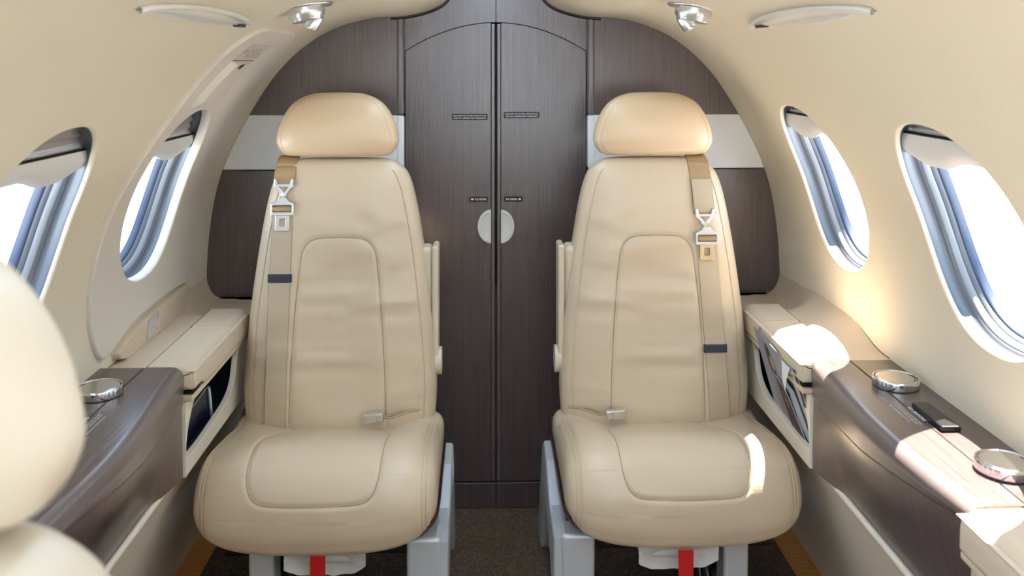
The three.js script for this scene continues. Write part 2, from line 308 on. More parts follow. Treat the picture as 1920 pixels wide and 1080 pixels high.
// ------------------------------------------------------------------ rear bulkhead with its sliding doors
{
  const w = struct('wall_back', [0, 0, ZB]);
  const back = extr(shape(sectionOutline(-.09)), .03, 0); back.translate(0, 0, ZB - .085); part('backing', back, gapBlack, w);
  const low = extr(shape([[-.76, 0], [.76, 0], [.76, .56], [-.76, .56]]), .02, 0); low.translate(0, 0, ZB - .05); part('lower_backing', low, M('#3a2d2a', .6), w);
  const Y1 = 1.0035, Y0 = .867, xin = .245, bot = .546;
  for (const [sd] of sides) {
    const arc = (ya, yb, n = 60) => { const a = sAtY(ya), b = sAtY(yb), o = []; for (let k = 0; k <= n; k++) { const p = wallP(1, 0, lerp(a, b, k / n), -.004); o.push([p[0], p[1]]); } return o; };
    const topS = (() => { const o = []; for (let k = 0; k <= 60; k++) { const s = lerp(.245, sAtY(Y1), k / 60), p = wallP(1, 0, s, -.004); if (p[0] > xin) o.push([p[0], p[1]]); } return o; })();
    const ex = (pts) => { const g = extr(shape(pts), .018, .0006); g.translate(0, 0, ZB - .016); return sided(g, sd); };
    part('upper_panel', ex([[xin, Y1], [xin, topS[0][1]], ...topS, [xAtY(Y1), Y1]]), wood, w);
    part('white_stripe', ex([[xin, Y0], [xin, Y1], ...arc(Y1, Y0)]), stripeWhite, w, 'glossy white stripe across the dark panel');
    const cor = []; const xr = .726, r = .034; for (let k = 0; k <= 12; k++) { const a = k / 12 * Math.PI / 2; cor.push([xr - r + r * Math.cos(a), bot + r - r * Math.sin(a)]); }
    part('lower_panel', ex([[xin, bot], [xin, Y0], ...arc(Y0, .594).slice(1), ...cor]), wood, w);
    const col = (ya, yb) => sided(bx(.2325, .2505, ya, yb, ZB - .03, ZB + .0065, .006), sd);
    part('corner_post', col(bot, Y0), edgeBrown, w); part('corner_post', col(Y0, Y1), stripeWhite, w); part('corner_post', col(Y1, 1.262), edgeBrown, w);
    const at = []; for (let k = 0; k <= 40; k++) at.push(wallP(sd, ZB + .004, lerp(.04, .28, k / 40), .002)); part('arch_seal', tube(at, .0055, 80, 8), M('#2c2322', .5), w);
    const lip = []; for (let k = 0; k <= 60; k++) lip.push(wallP(sd, ZB + .001, lerp(.28, sAtY(.6), k / 60), .0005)); part('dark_edge_line', tube(lip, .0018, 90, 6), M('#4a3b34', .6), w);  // the last tube is a thin dark line along the arched panel edge
  }
  // arched header above the doors
  const arcY = (x) => 1.239 - (1.239 - 1.166) * (x / .232) ** 2;
  for (const [sd] of sides) {
    const pts = []; for (let k = 0; k <= 24; k++) { const x = lerp(.0006, .232, k / 24); pts.push([x, arcY(x) + .0008]); }
    const g = extr(shape([...pts, [.232, 1.45], [.0006, 1.45]]), .014, .0005); g.translate(0, 0, ZB - .034); part('header_panel', sided(g, sd), wood, w);
    const kick = bx(.0006, .119, .002, .0645, ZB - .028, ZB - .012, .0008); part('kick_panel', sided(kick, sd), wood, w);
  }
  for (const [sd, nm] of sides) {
    const d = struct('door_' + (sd < 0 ? 1 : 2), [sd * .12, .066, ZB]);
    const x0 = sd < 0 ? .013 : .013, pts = [];
    for (let k = 0; k <= 24; k++) { const x = lerp(.231, x0, k / 24); pts.push([x, arcY(x) - .0008]); }
    const g = extr(shape([[x0, .067], [.231, .067], ...pts]), .014, .0008); g.translate(0, 0, ZB - .034); part('door_leaf', sided(g, sd), wood, d);
    const a = sd < 0 ? .0022 : .0022, b = .0125;
    part('edge_strip', sided(bx(a, b, .067, 1.236, ZB - .034, ZB - .0185, .003), sd), edgeBrown, d);
    // half-round flush pull
    const half = (r, h, xo, n = 24) => { const o = []; for (let k = 0; k <= n; k++) { const t = -Math.PI / 2 + Math.PI * k / n; o.push([xo + r * Math.cos(t), .718 + h * Math.sin(t)]); } return o; };
    const hp = extr(shape(half(.0345, .043, .0125), [half(.0225, .034, .0165).reverse()]), .004, .0012); hp.translate(0, 0, ZB - .0195);
    const hd = part('handle', sided(hp, sd), handleWhite, d, 'white half-round recessed pull');
    const dish = grid(20, 10, (u, v) => { const t = -Math.PI / 2 + Math.PI * u, r = v; return [.0165 + .0235 * r * Math.cos(t), .718 + .035 * r * Math.sin(t), ZB - .0172 - .0013 * (1 - r ** 3)]; });
    part('dish', sided(dish, sd), handleWhite, hd);
    const card = (name, x, y, wd, ht, tex) => { const q = new THREE.BoxGeometry(wd, ht, .0006); q.translate(x, y, ZB - .0188); part(name, q, M('#ffffff', .5, { map: tex }), d, name === 'warning_placard' ? 'small black warning placard with white capitals' : 'small black opening-direction placard'); };
    card('warning_placard', sd < 0 ? -.067 : .0655, sd < 0 ? .998 : 1.0025, .090, .0155, label2D(720, 124, (c, W, H) => { c.fillStyle = '#120d10'; c.fillRect(0, 0, W, H); c.fillStyle = '#e9e4e2'; c.font = 'bold 37px sans-serif'; c.textAlign = 'center'; c.fillText('DOOR MUST BE LATCHED OPEN FOR TAXI,', W / 2, 52, W - 36); c.fillText('TAKE OFF, LANDING AND TURBULENCE', W / 2, 100, W - 60); }));
    card('direction_placard', sd * .0445, .7875, .047, .013, label2D(470, 130, (c, W, H) => {
      c.fillStyle = '#0e0a0b'; c.fillRect(0, 0, W, H); c.fillStyle = '#f2eeea'; c.font = 'bold 72px sans-serif'; c.textAlign = 'center'; c.fillText('TO OPEN', sd < 0 ? W / 2 + 50 : W / 2 - 50, 92, 290);
      const ax = sd < 0 ? 30 : W - 30, q = sd < 0 ? 1 : -1; c.beginPath(); c.moveTo(ax, 65); c.lineTo(ax + q * 46, 30); c.lineTo(ax + q * 46, 52); c.lineTo(ax + q * 84, 52); c.lineTo(ax + q * 84, 78); c.lineTo(ax + q * 46, 78); c.lineTo(ax + q * 46, 100); c.closePath(); c.fill();
    }));
  }
  const q = new THREE.BoxGeometry(.09, .013, .0008); q.translate(.2995, 1.0115, ZB + .001);
  part('warning_placard', q, M('#ffffff', .5, { map: label2D(720, 104, (c, W, H) => { c.fillStyle = '#211c22'; c.fillRect(0, 0, W, H); c.fillStyle = '#cfccd0'; c.font = 'bold 34px sans-serif'; c.textAlign = 'center'; c.fillText('DOOR MUST BE LATCHED OPEN FOR TAXI,', W / 2, 44, W - 30); c.fillText('TAKE OFF, LANDING AND TURBULENCE', W / 2, 88, W - 50); }) }), w, 'small black placard just above the white stripe');
}

// ------------------------------------------------------------------ passenger seats (built facing +z, outboard side towards -x; o = 1, or mirrored with o = -1)
const BACK = curve([[.335, .165, .015], [.338, .19, .04], [.35, .204, .056], [.40, .2095, .062], [.46, .2095, .063], [.58, .2, .063], [.695, .186, .06], [.786, .172, .058], [.85, .159, .055], [.89, .145, .048], [.911, .126, .038], [.921, .105, .026], [.925, .07, .012], [.9255, 0, 0]], 14);
const backRow = byLength(BACK.map(([y, a, b]) => [y, a, b]));
const backY = (() => { const t = BACK.filter((p, i) => !i || p[0] > BACK[i - 1][0]); return (y) => { for (let i = 1; i < t.length; i++) if (y <= t[i][0]) return t[i - 1].map((q, k) => lerp(q, t[i][k], (y - t[i - 1][0]) / (t[i][0] - t[i - 1][0]))); return t[t.length - 1]; }; })();
const backC = (y) => -.062 - (y - .38) * .045;
const BN = 3.1;
const wrinkle = (x, y) => .0032 * (vnoise(x * 7 + 3, y * 26 + vnoise(x * 9, y * 9) * 3) - .5) + .002 * (vnoise(x * 16 + 9, y * 44) - .5);
const backSeam = curve([[.104, .335], [.101, .45], [.094, .58], [.084, .69], [.076, .733], [.055, .754], [.02, .7585], [-.02, .7585], [-.055, .754], [-.076, .733], [-.084, .69], [-.094, .58], [-.101, .45], [-.104, .335]], 8);
const insetDip = (x, y) => { const a = backY(y)[1]; return y > .36 && y < .75 ? .007 * smooth(.1, .02, Math.abs(x)) * smooth(.36, .42, y) * smooth(.75, .68, y) : 0; };
const edgeSeam = (y) => backY(y)[1] - .0235;
function backFront(x, y) {
  const [, a, b] = backY(y); let z = backC(y) + b * Math.pow(Math.max(0, 1 - Math.pow(Math.min(1, Math.abs(x) / Math.max(a, 1e-5)), BN)), 1 / BN);
  return z - insetDip(x, y) + wrinkle(x, y) * smooth(.9, .8, y);
}
function makeBackrest() {
  const nf = 150, nb = 50;
  return grid(nf + nb, 210, (u, v, i) => {
    const [y, a, b] = backRow.f(v * backRow.L);
    if (i <= nf) {
      const x = a * Math.sin((i / nf * 2 - 1) * Math.PI / 2), t = Math.min(1, Math.abs(x) / Math.max(a, 1e-5));
      let z = backC(y) + b * Math.pow(1 - Math.pow(t, BN), 1 / BN); const k = smooth(.0, .03, b);
      z += k * (wrinkle(x, y) * smooth(.9, .8, y) * smooth(1, .85, t) - insetDip(x, y)) - .0028 * Math.exp(-((distTo(backSeam, x, y) / .0038) ** 2)) - (y < .9 ? .0016 * Math.exp(-(((Math.abs(x) - edgeSeam(y)) / .003) ** 2)) : 0);
      return [x, y, z];
    }
    const x = a * Math.sin((1 - (i - nf) / nb * 2) * Math.PI / 2), t = Math.min(1, Math.abs(x) / Math.max(a, 1e-5));
    const inset = (m) => Math.exp(-(((Math.hypot(Math.abs(x) / Math.max(.01, a), Math.max(0, y - .62) / .31) - m) * .2 / .004) ** 2));
    return [x, y, backC(y) - b * Math.pow(1 - Math.pow(t, BN), 1 / BN) + (inset(.72) + inset(.80)) * .003];
  }, { closeU: true, flip: false });
}
const HEAD = curve([[.929, .09, .008], [.931, .112, .026], [.941, .126, .04], [.958, .1345, .047], [.975, .1345, .05], [1.0, .128, .051], [1.022, .118, .048], [1.042, .104, .042], [1.055, .088, .034], [1.064, .068, .022], [1.069, .045, .01], [1.0705, 0, 0]], 12);
function makeHeadrest() {
  const r = byLength(HEAD), nf = 110, nb = 50;
  return grid(nf + nb, 110, (u, v, i) => {
    const [y, a, b] = r.f(v * r.L), n = 2.7, zc = -.086 - (y - .93) * .05;
    const f = i <= nf, x = a * Math.sin((f ? i / nf * 2 - 1 : 1 - (i - nf) / nb * 2) * Math.PI / 2), t = Math.min(1, Math.abs(x) / Math.max(a, 1e-5)), d = b * Math.pow(1 - Math.pow(t, n), 1 / n);
    const ed = Math.min(a - Math.abs(x), .13);
    return [x, y, zc + (f ? d - .0016 * Math.exp(-(((ed - .012) / .0028) ** 2)) * smooth(.93, .95, y) + .0012 * (vnoise(x * 14, y * 20) - .5) : -d)];
  }, { closeU: true });
}
// the cushion: a waterfall section swept across, drawn in at the sides
const CUSH = byLength(curve([[-.075, .356], [0, .354], [.08, .374], [.15, .396], [.20, .406], [.243, .402], [.28, .38], [.3, .342], [.304, .30], [.298, .262], [.277, .234], [.2, .224], [.1, .228], [0, .24], [-.065, .255], [-.088, .295], [-.09, .335]], 14, true));
const TRIM = byLength(curve([[-.125, .335], [-.128, .26], [-.07, .236], [.1, .222], [.2, .222], [.262, .231], [.287, .256], [.27, .28], [.1, .30], [-.05, .31]], 12, true));
const CW = .2265;
const kAt = (x, W, n) => Math.pow(Math.max(0, 1 - Math.pow(Math.abs(x) / W, n)), 1 / n);
function cushPt(x, l, W = CW, f = CUSH, n = 2.9) {
  const [z, y] = f.f(((l % f.L) + f.L) % f.L), up = smooth(.27, .37, y), k = lerp(kAt(x, W, n), kAt(x, W, 4.6), up), kz = .5 + .5 * kAt(x, W, 4.5), yc = .322;
  const lobe = .021 * smooth(.10, .19, Math.abs(x)) * smooth(.24, .02, z) * smooth(.33, .36, y);
  return [x, yc + (y - yc) * k + lobe * k, (z < .1 ? .1 + (z - .1) * (.5 + .5 * kz) : .1 + (z - .1) * kz)];
}
const LB = (() => { for (let l = .2; l < .7; l += .001) { const q = CUSH.f(l); if (q[0] > .2 && q[1] < .334) return l; } return .4; })();
const half = [[.082, .062], [.106, .10], [.118, .15], [.122, .22], [.122, LB - .08], [.117, LB - .035], [.102, LB - .01], [.07, LB - .002]];
const cushSeam = curve([...half, [0, LB], ...half.slice().reverse().map(([a, b]) => [-a, b])], 8);
function cushSurf(x, l) {                                   // with seams pressed in and creases
  const p = cushPt(x, l), e = .002, a = cushPt(x, l - e), b = cushPt(x, l + e), ty = b[1] - a[1], tz = b[2] - a[2], q = Math.hypot(ty, tz) || 1, ny = tz / q, nz = -ty / q;
  let d = 0;
  if (l < LB + .03) { d -= .0028 * Math.exp(-((distTo(cushSeam, x, l) / .0038) ** 2)); d += .0022 * (vnoise(x * 22 + 5, l * 9) - .5) * smooth(.0, .1, l); }
  if (l < LB + .17) d -= .0018 * (Math.exp(-(((Math.abs(x) - .2) / .003) ** 2)) + Math.exp(-(((Math.abs(x) - .2075) / .003) ** 2)));
  return [p[0], p[1] + ny * d, p[2] + nz * d];
}
function makeCushion() {
  const nx = 170, nl = 300;
  return grid(nl, nx, (u, v) => cushSurf(CW * Math.sin((v * 2 - 1) * Math.PI / 2), u * CUSH.L), { closeU: true, flip: false });
}
const onCush = (x, l, o = .0012) => { const p = cushPt(x, l), e = .002, a = cushPt(x, l - e), b = cushPt(x, l + e), ty = b[1] - a[1], tz = b[2] - a[2], q = Math.hypot(ty, tz) || 1; return [p[0], p[1] + tz / q * o, p[2] - ty / q * o]; };
const ribbon = (path, hw, th, n = 60) => {   // a flat belt: path(t) -> centre x, y, z; laid along its run, lying in x
  const pts = []; for (let k = 0; k <= n; k++) pts.push(path(k / n));
  const P = (k, sx, off) => { const a = pts[Math.max(0, k - 1)], b = pts[Math.min(n, k + 1)], ty = b[1] - a[1], tz = b[2] - a[2], q = Math.hypot(ty, tz) || 1; return [pts[k][0] + sx, pts[k][1] - tz / q * off * -1, pts[k][2] + -ty / q * off]; };
  return grid(8, n, (u, v, i, j) => { const c = [[-1, 0], [-.95, 1], [0, 1], [.95, 1], [1, 0], [.95, -1], [0, -1], [-.95, -1]][i % 8]; return P(j, c[0] * hw, c[1] * th / 2); }, { closeU: true });
};
function makeSeat(o, at, turn, label, opt) {
  const t = thing('passenger_seat', label, 'seat', at, 'cream leather passenger seats');
  const add = (n, g, m, par = t, lab) => { const q = new THREE.Mesh(o < 0 ? mirrorX(g.index ? g : indexed(g)) : g, m); q.name = n; q.castShadow = q.receiveShadow = true; par.add(q); if (lab) q.userData.label = lab; return q; };
  const back = add('backrest', makeBackrest(), opt.pale ? nearSeatLeather : leather);
  add('piping', tube(backSeam.filter((_, i) => i % 3 === 0).map(([x, y]) => [x, y, backFront(x, y) - .0022]), .0009, 220), seamDark, back);
  for (const s of [-1, 1]) { const p = []; for (let k = 0; k <= 60; k++) { const y = lerp(.36, .9, k / 60); p.push([s * edgeSeam(y), y, backFront(s * edgeSeam(y), y) - .0004]); } add('stitching', tube(p, .0009, 160), seamLight, back); }
  add('headrest', (() => { const g = makeHeadrest(); g.translate(opt.headShift ?? 0, 0, 0); return g; })(), opt.pale ? nearSeatLeather : headLeather, t, opt.pale ? 'leather headrest, its colour set for the light on the near seat' : 'tan leather headrest');
  const cu = add('cushion', makeCushion(), leather);
  add('piping', tube(cushSeam.filter((_, i) => i % 2 === 0).map(([x, l]) => onCush(x, l, -.0022)), .0009, 240), seamDark, cu);
  for (const s of [-1, 1]) for (const x of [.2, .2075]) { const p = []; for (let k = 0; k <= 60; k++) p.push(onCush(s * x, lerp(.03, LB + .16, k / 60), -.0008)); add('stitching', tube(p, .0009, 160), seamLight, cu); }
  add('trim_shell', grid(110, 60, (u, v) => { const W = .2285, x = W * Math.sin((v * 2 - 1) * Math.PI / 2), p = cushPt(x, u * TRIM.L, W, TRIM, 3.2); return [p[0] + .003, p[1], p[2]]; }, { closeU: true }), maroonTrim, t, 'dark maroon plastic tray under the cushion');
  // feet and side frame (aisle side is +x)
  const leg = (x0, x1) => { const g = new RoundedBoxGeometry(x1 - x0, .245, .06, 4, .008); const p = g.attributes.position; for (let i = 0; i < p.count; i++) { const k = (p.getY(i) + .1225) / .245; p.setZ(i, p.getZ(i) + .0 + k * .012); } g.translate((x0 + x1) / 2, .1225, .205); g.computeVertexNormals(); return boxUV(g); };
  add('leg', leg(.168, .232), silverPaint); add('leg', leg(-.126, -.078), silverPaint);
  const fr = shape([[-.245, 0], [-.235, .05], [-.10, .275], [-.05, .30], [.02, .285], [.12, .24], [.2, .235], [.238, .235], [.236, .0], [.18, 0], [.165, .12], [.10, .17], [-.02, .19], [-.07, .15], [-.17, .0]]);
  const fg = extr(fr, .022, .005, 4); fg.rotateY(-Math.PI / 2); fg.translate(.241, 0, 0);
  add('side_frame', boxUV(fg), silverPaint);
  add('floor_rail', bx(.196, .226, 0, .05, -.34, .36, .004), silverPaint);
  add('floor_rail', bx(-.118, -.086, 0, .02, -.34, .36, .004), silverPaint);
  add('seat_pan', bx(-.19, .19, .19, .232, -.1, .2, .01), blackPlastic);
  // folded-up armrest by the aisle
  const ar = add('armrest', bx(.152, .2, .5, .729, -.115, -.055, .012), armCream);
  add('armrest_edge', bx(.199, .2135, .47, .7325, -.118, -.05, .006), armCream, ar);
  const pv = new THREE.CylinderGeometry(.03, .03, .018, 32); pv.rotateZ(Math.PI / 2); pv.translate(.2115, .474, -.075); add('pivot', boxUV(pv), armCream, ar);
  // shoulder belt on the outboard side
  const xs = tab([[.36, opt.belt[1]], [.915, opt.belt[0]]]), off = .0035;
  const onBack = (y, o2 = off) => { const x = -xs(y); return [x, y, backFront(x, Math.min(y, .916)) + o2]; };
  const yh = opt.hook;                                       // height of the hook fitting
  const upper = add('shoulder_strap', ribbon((q) => { const d = q * (.93 - yh); const y = .93 - d; if (y > .908) { const k = (y - .908) / .022; const b0 = onBack(.908); return [b0[0], .908 + .02 * Math.sin(k * 1.5), b0[2] - .05 * (1 - Math.cos(k * 1.5))]; } return onBack(y, off + .004 * smooth(.12, 0, y - yh)); }, .0235, .003), webbingTan);
  if (opt.patch) add('stitched_patch', ribbon((q) => onBack(lerp(yh + .075, yh + .005, q), off + .004), .0225, .004, 20), webbing, upper);
  const lower = add('lower_strap', ribbon((q) => onBack(lerp(yh - .04, .345, q)), .0225, .003, 80), webbing);
  const yl = opt.loop, lp = onBack(yl); const lg = bx(lp[0] - .0255, lp[0] + .0255, yl - .009, yl + .009, lp[2] - .003, lp[2] + .004, .002); add('elastic_keeper', lg, darkElastic, lower);
  const put = (g, y, dz) => { const b = onBack(y); g.rotateX(-.045); g.translate(b[0], b[1], b[2] + dz); return boxUV(g); };
  const hook = shape([[-.021, .012], [-.0165, .012], [-.013, .001], [.013, .001], [.0165, .012], [.021, .012], [.021, -.006], [.013, -.013], [.005, -.026], [0, -.028], [-.005, -.026], [-.013, -.013], [-.021, -.006]], [[[-.011, -.005], [0, -.018], [.011, -.005]]]);
  const bk = add('belt_fitting', put(extr(hook, .004, .0012), yh, .004), brushed);
  add('rivet', put((() => { const g = new THREE.CylinderGeometry(.0045, .0045, .004, 16); g.rotateX(Math.PI / 2); return g; })(), yh - .0215, .0085), chrome, bk);
  const ya = yh - .048;
  const frame = shape([[-.025, -.018], [.025, -.018], [.025, .008], [.012, .014], [.006, .022], [-.006, .022], [-.012, .014], [-.025, .008]], [rrect(-.0205, .0205, -.0105, .0035, .002, 2)]);
  add('adjuster', put(extr(frame, .006, .0012), ya, .004), brushed, bk);
  add('strap_roll', put((() => { const g = new THREE.CapsuleGeometry(.0065, .032, 6, 16); g.rotateZ(Math.PI / 2); return g; })(), ya - .004, .006), webbingTan, bk);
  add('tongue', put(extr(shape(rrect(-.0155, .0155, -.052, -.012, .004), [rrect(-.0062, .0062, -.041, -.025, .001, 2)]), .003, .001), ya, .005), opt.patch ? M('#d9c9a6', .25, { metalness: .8 }) : brushed, bk);
  // lap belt buckle lying at the root of the backrest
  const bu = add('lap_buckle', (() => { const g = new RoundedBoxGeometry(.044, .02, .016, 4, .004); g.rotateZ(o * opt.tilt); g.translate(opt.buckle, .383, .016); return boxUV(g); })(), brushed);
  add('buckle_lid', (() => { const g = new RoundedBoxGeometry(.026, .0206, .016, 3, .003); g.rotateZ(o * opt.tilt); g.translate(opt.buckle - .006, .3835, .0172); return boxUV(g); })(), chrome, bu);
  for (const [a, b] of [[.004, .011], [-.004, -.004]]) add('lap_strap', (() => { const c = curve([[opt.buckle + .02, .383, .014], [opt.buckle + .036, .385 + a * .6, .017], [opt.buckle + .055, .389 + b * .5, .014], [opt.buckle + .078, .392, .004], [opt.buckle + .1, .385, -.02]], 8); return grid(4, c.length - 1, (u, v, i, j) => { const p = c[j], w = .0075; const e = [[0, w], [.0015, 0], [0, -w], [-.0015, 0]][i % 4]; return [p[0], p[1] + e[1] * .55, p[2] + e[0] + e[1] * .5]; }, { closeU: true }); })(), seamLight, bu);
  t.rotation.y = turn;
  return t;
}
makeSeat(1, [-.345, 0, -1.95], 0, 'cream leather seat on the left of the dark sliding doors, plain shoulder strap', { belt: [.119, .1335], hook: .873, loop: .673, buckle: .079, tilt: .12, headShift: -.012 });
makeSeat(-1, [.347, 0, -1.955], 0, 'cream leather seat right of the dark sliding doors, shoulder strap with stitched patch', { belt: [.098, .136], hook: .805, loop: .515, buckle: .095, tilt: .08, patch: true, headShift: -.004 });
makeSeat(-1, [-.356, 0, -.51], Math.PI, 'nearest seat, seen blurred from behind at the lower left edge', { belt: [.119, .1335], hook: .873, loop: .673, buckle: .079, tilt: .12, pale: true });
for (const [sd, x, word] of [[-1, -.325, 'left'], [1, .332, 'right']]) {
  const p = thing('life_vest_pouch', `white pouch with a red pull strap hanging under the ${word} of the two facing seats`, 'pouch', [x, .16, -1.78], 'pouches under the facing seats');
  part('bag', grid(40, 14, (u, v) => { const a = u * 2 - 1, y = lerp(.235, .178 + .028 * Math.abs(a) ** 3 + .006 * (vnoise(u * 7, 2) - .5), v); return [x + a * .075, y, -1.68 - .03 * (1 - a * a) * Math.sin(v * 2.2) - .004 * vnoise(u * 12, v * 4)]; }), pouchWhite, p);
  part('bag_back', bx(x - .07, x + .07, .2, .235, -1.83, -1.7, .012), pouchWhite, p);
  part('pull_strap', bx(x - .014 + sd * .01, x + .014 + sd * .01, .02, .236, -1.668, -1.665, .001), redWeb, p, 'red webbing pull strap');
  const cb = thing('cable_bundle', `black cable bundle beneath the ${word} of the two facing seats`, 'cable', [sd * .41, 0, -1.85], 'cables under the facing seats');
  for (let k = 0; k < 3; k++) part('cable', tube([[sd * (.40 + k * .012), .2, -1.9], [sd * (.405 + k * .012), .12, -1.83 + k * .02], [sd * (.41 + k * .012), .03, -1.82 + k * .03], [sd * (.43 + k * .02), .012, -1.9], [sd * .44, .012, -2.05]], .012, 40, 8), blackPlastic, cb);
}

// ------------------------------------------------------------------ side consoles between the facing seats
const ZA = -1.667, ZR = -1.113, TY = .584;
function makeConsole(sd, label, ZC) {
  const t = thing('side_console', label, 'console', [sd * .65, TY, (ZA + ZC) / 2], 'dark wood side consoles');
  const xin = tab(sd < 0 ? [[ZA, .578], [-1.55, .566], [-1.45, .552], [-1.35, .542], [-1.25, .541], [-1.15, .549], [ZC, .554]] : [[ZA, .578], [-1.55, .566], [-1.45, .558], [-1.36, .556], [-1.25, .56], [-1.15, .568], [ZC, .574]]);
  const xi = (z) => (xin(z - .04) + xin(z) + xin(z + .04)) / 3, seam = tab([[ZA, .514], [-1.4, .529], [-1.22, .551], [ZC, .562]]);
  const xb = (z) => lerp(.5785, .598, smooth(0, .14, z - ZA)), yb = (z) => .384;
  const P = (n, g, m, par = t, lab) => part(n, sided(g, sd), m, par, lab);
  P('tray_top', bx(.648, .745, TY - .025, TY, ZA, ZC, .002), woodTop);
  // inner leaf, then its rounded edge
  const nz = 60;
  const slab = (x0, x1, y0, y1, m) => grid(nz, 4, (u, v, i, j) => { const z = lerp(ZA, ZC, u), c = [[x0(z), y1], [x1(z), y1], [x1(z), y0], [x0(z), y0], [x0(z), y1]][j]; return [c[0], c[1], z]; });
  const flat = (x0, x1) => { const g = merge([slab(x0, x1, TY - .02, TY)]); g.computeVertexNormals(); return boxUV(g); };
  P('tray_leaf', flat((z) => xi(z) + .022, () => .6455), woodTop);
  P('edge_rail', grid(nz, 30, (u, v) => {
    const z = lerp(ZA, ZC, u), x = xi(z), ys = seam(z), t2 = v; let a, b;
    if (t2 < .5) { const q = t2 / .5 * Math.PI / 2; a = x + .022 - .022 * Math.sin(q); b = TY - Math.min(.022, (TY - ys) * .7) * (1 - Math.cos(q)); }
    else if (t2 < .8) { const q = (t2 - .5) / .3; a = x + .002 * q; b = lerp(TY - Math.min(.022, (TY - ys) * .7), ys, q); }
    else { const q = (t2 - .8) / .2; a = x + .002 + .03 * q; b = ys; }
    return [a, b, z];
  }, { flip: true }), edgeBrown);
  P('side_panel', grid(nz, 20, (u, v) => { const z = lerp(ZA, ZC, u), x = xi(z) + .004; return [lerp(x, xb(z), smooth(0, 1, v) * .75 + v * .25), lerp(seam(z) - .0012, yb(z), v), z]; }, { flip: true }), wood);
  for (const z of [ZA, ZC]) { const x = xi(z), ys = seam(z), r = Math.min(.022, (TY - ys) * .7), o = []; for (let k = 0; k <= 8; k++) { const q = k / 8 * Math.PI / 2; o.push([x + .022 - .022 * Math.sin(q), TY - .0005 - r * (1 - Math.cos(q))]); } const g = extr(shape([[.72, TY - .001], ...o, [x + .004, ys], [xb(z), yb(z)], [.72, yb(z)]]), .006, 0); g.translate(0, 0, z === ZA ? z + .0005 : z - .0065); P('end_panel', g, wood); }
  for (const z of [-1.533, -1.207]) {
    const c = lathe([[.0, 0], [.0375, 0], [.0385, .002], [.0385, .012], [.0375, .0148], [.0355, .0155], [.0345, .0145], [.0345, .006], [0, .006]], 64); c.translate(.674, TY, z);
    const h = P('cup_holder', c, chrome, t, 'polished metal cup holder ring');
    const lid = lathe([[0, .0152], [.028, .0152], [.0328, .0147], [.0336, .0135], [.0336, .006]], 64); lid.translate(.674, TY, z); P('lid', lid, chromeLid, h);
    const nt = tube(Array.from({ length: 9 }, (_, k) => { const a = -.3 + k / 8 * 1.1; return [.674 + .031 * Math.cos(a) * (k < 2 ? .9 : 1), TY + .0153, z + .031 * Math.sin(a)]; }), .0006, 30, 5); P('finger_notch', nt, gapBlack, h);
  }
  const tb = new RoundedBoxGeometry(.031, .009, .1, 4, .003); { const p = tb.attributes.position; for (let i = 0; i < p.count; i++) { const k = (p.getZ(i) + .05) / .1; p.setX(i, p.getX(i) * (1 - .12 * (k < .12 ? 1 - k / .12 : 0))); } } tb.translate(.6685, TY + .0045, -1.386); P('latch_tab', boxUV(tb), blackPlastic, t, 'flat black latch tab');
  // printed lettering, read from the aisle
  const tex = label2D(840, 310, (c, W, H) => {
    c.clearRect(0, 0, W, H); c.fillStyle = '#e8e6ea'; c.textAlign = 'center';
    c.font = 'bold 74px sans-serif'; c.fillText('NO SMOKING', W / 2, 74, 600);
    c.font = '34px sans-serif'; c.fillText('FASTEN SEAT BELT WHILE SEATED AND DURING', W / 2, 172, W - 30); c.fillText('TAXI, TAKE OFF, LANDING AND TURBULENCE', W / 2, 216, W - 40); c.fillText('TABLE MUST BE STOWED FOR TAKE OFF', W / 2 - 40, 282, W - 240);
  });
  const q = new THREE.PlaneGeometry(.098, .036); q.rotateX(-Math.PI / 2); q.rotateY(sd * Math.PI / 2 * -1); q.translate(sd * .6375, TY + .0004, -1.408);
  const m = new THREE.MeshPhysicalMaterial({ color: '#ffffff', roughness: .5, map: tex, transparent: true }); part('printed_lettering', q, m, t, 'small white printed capitals');
  return t;
}
makeConsole(-1, 'dark wood side console under the left windows, partly hidden by the nearest seat', -.93);
makeConsole(1, 'dark wood side console under the right windows, lit by patches of sun', ZR);

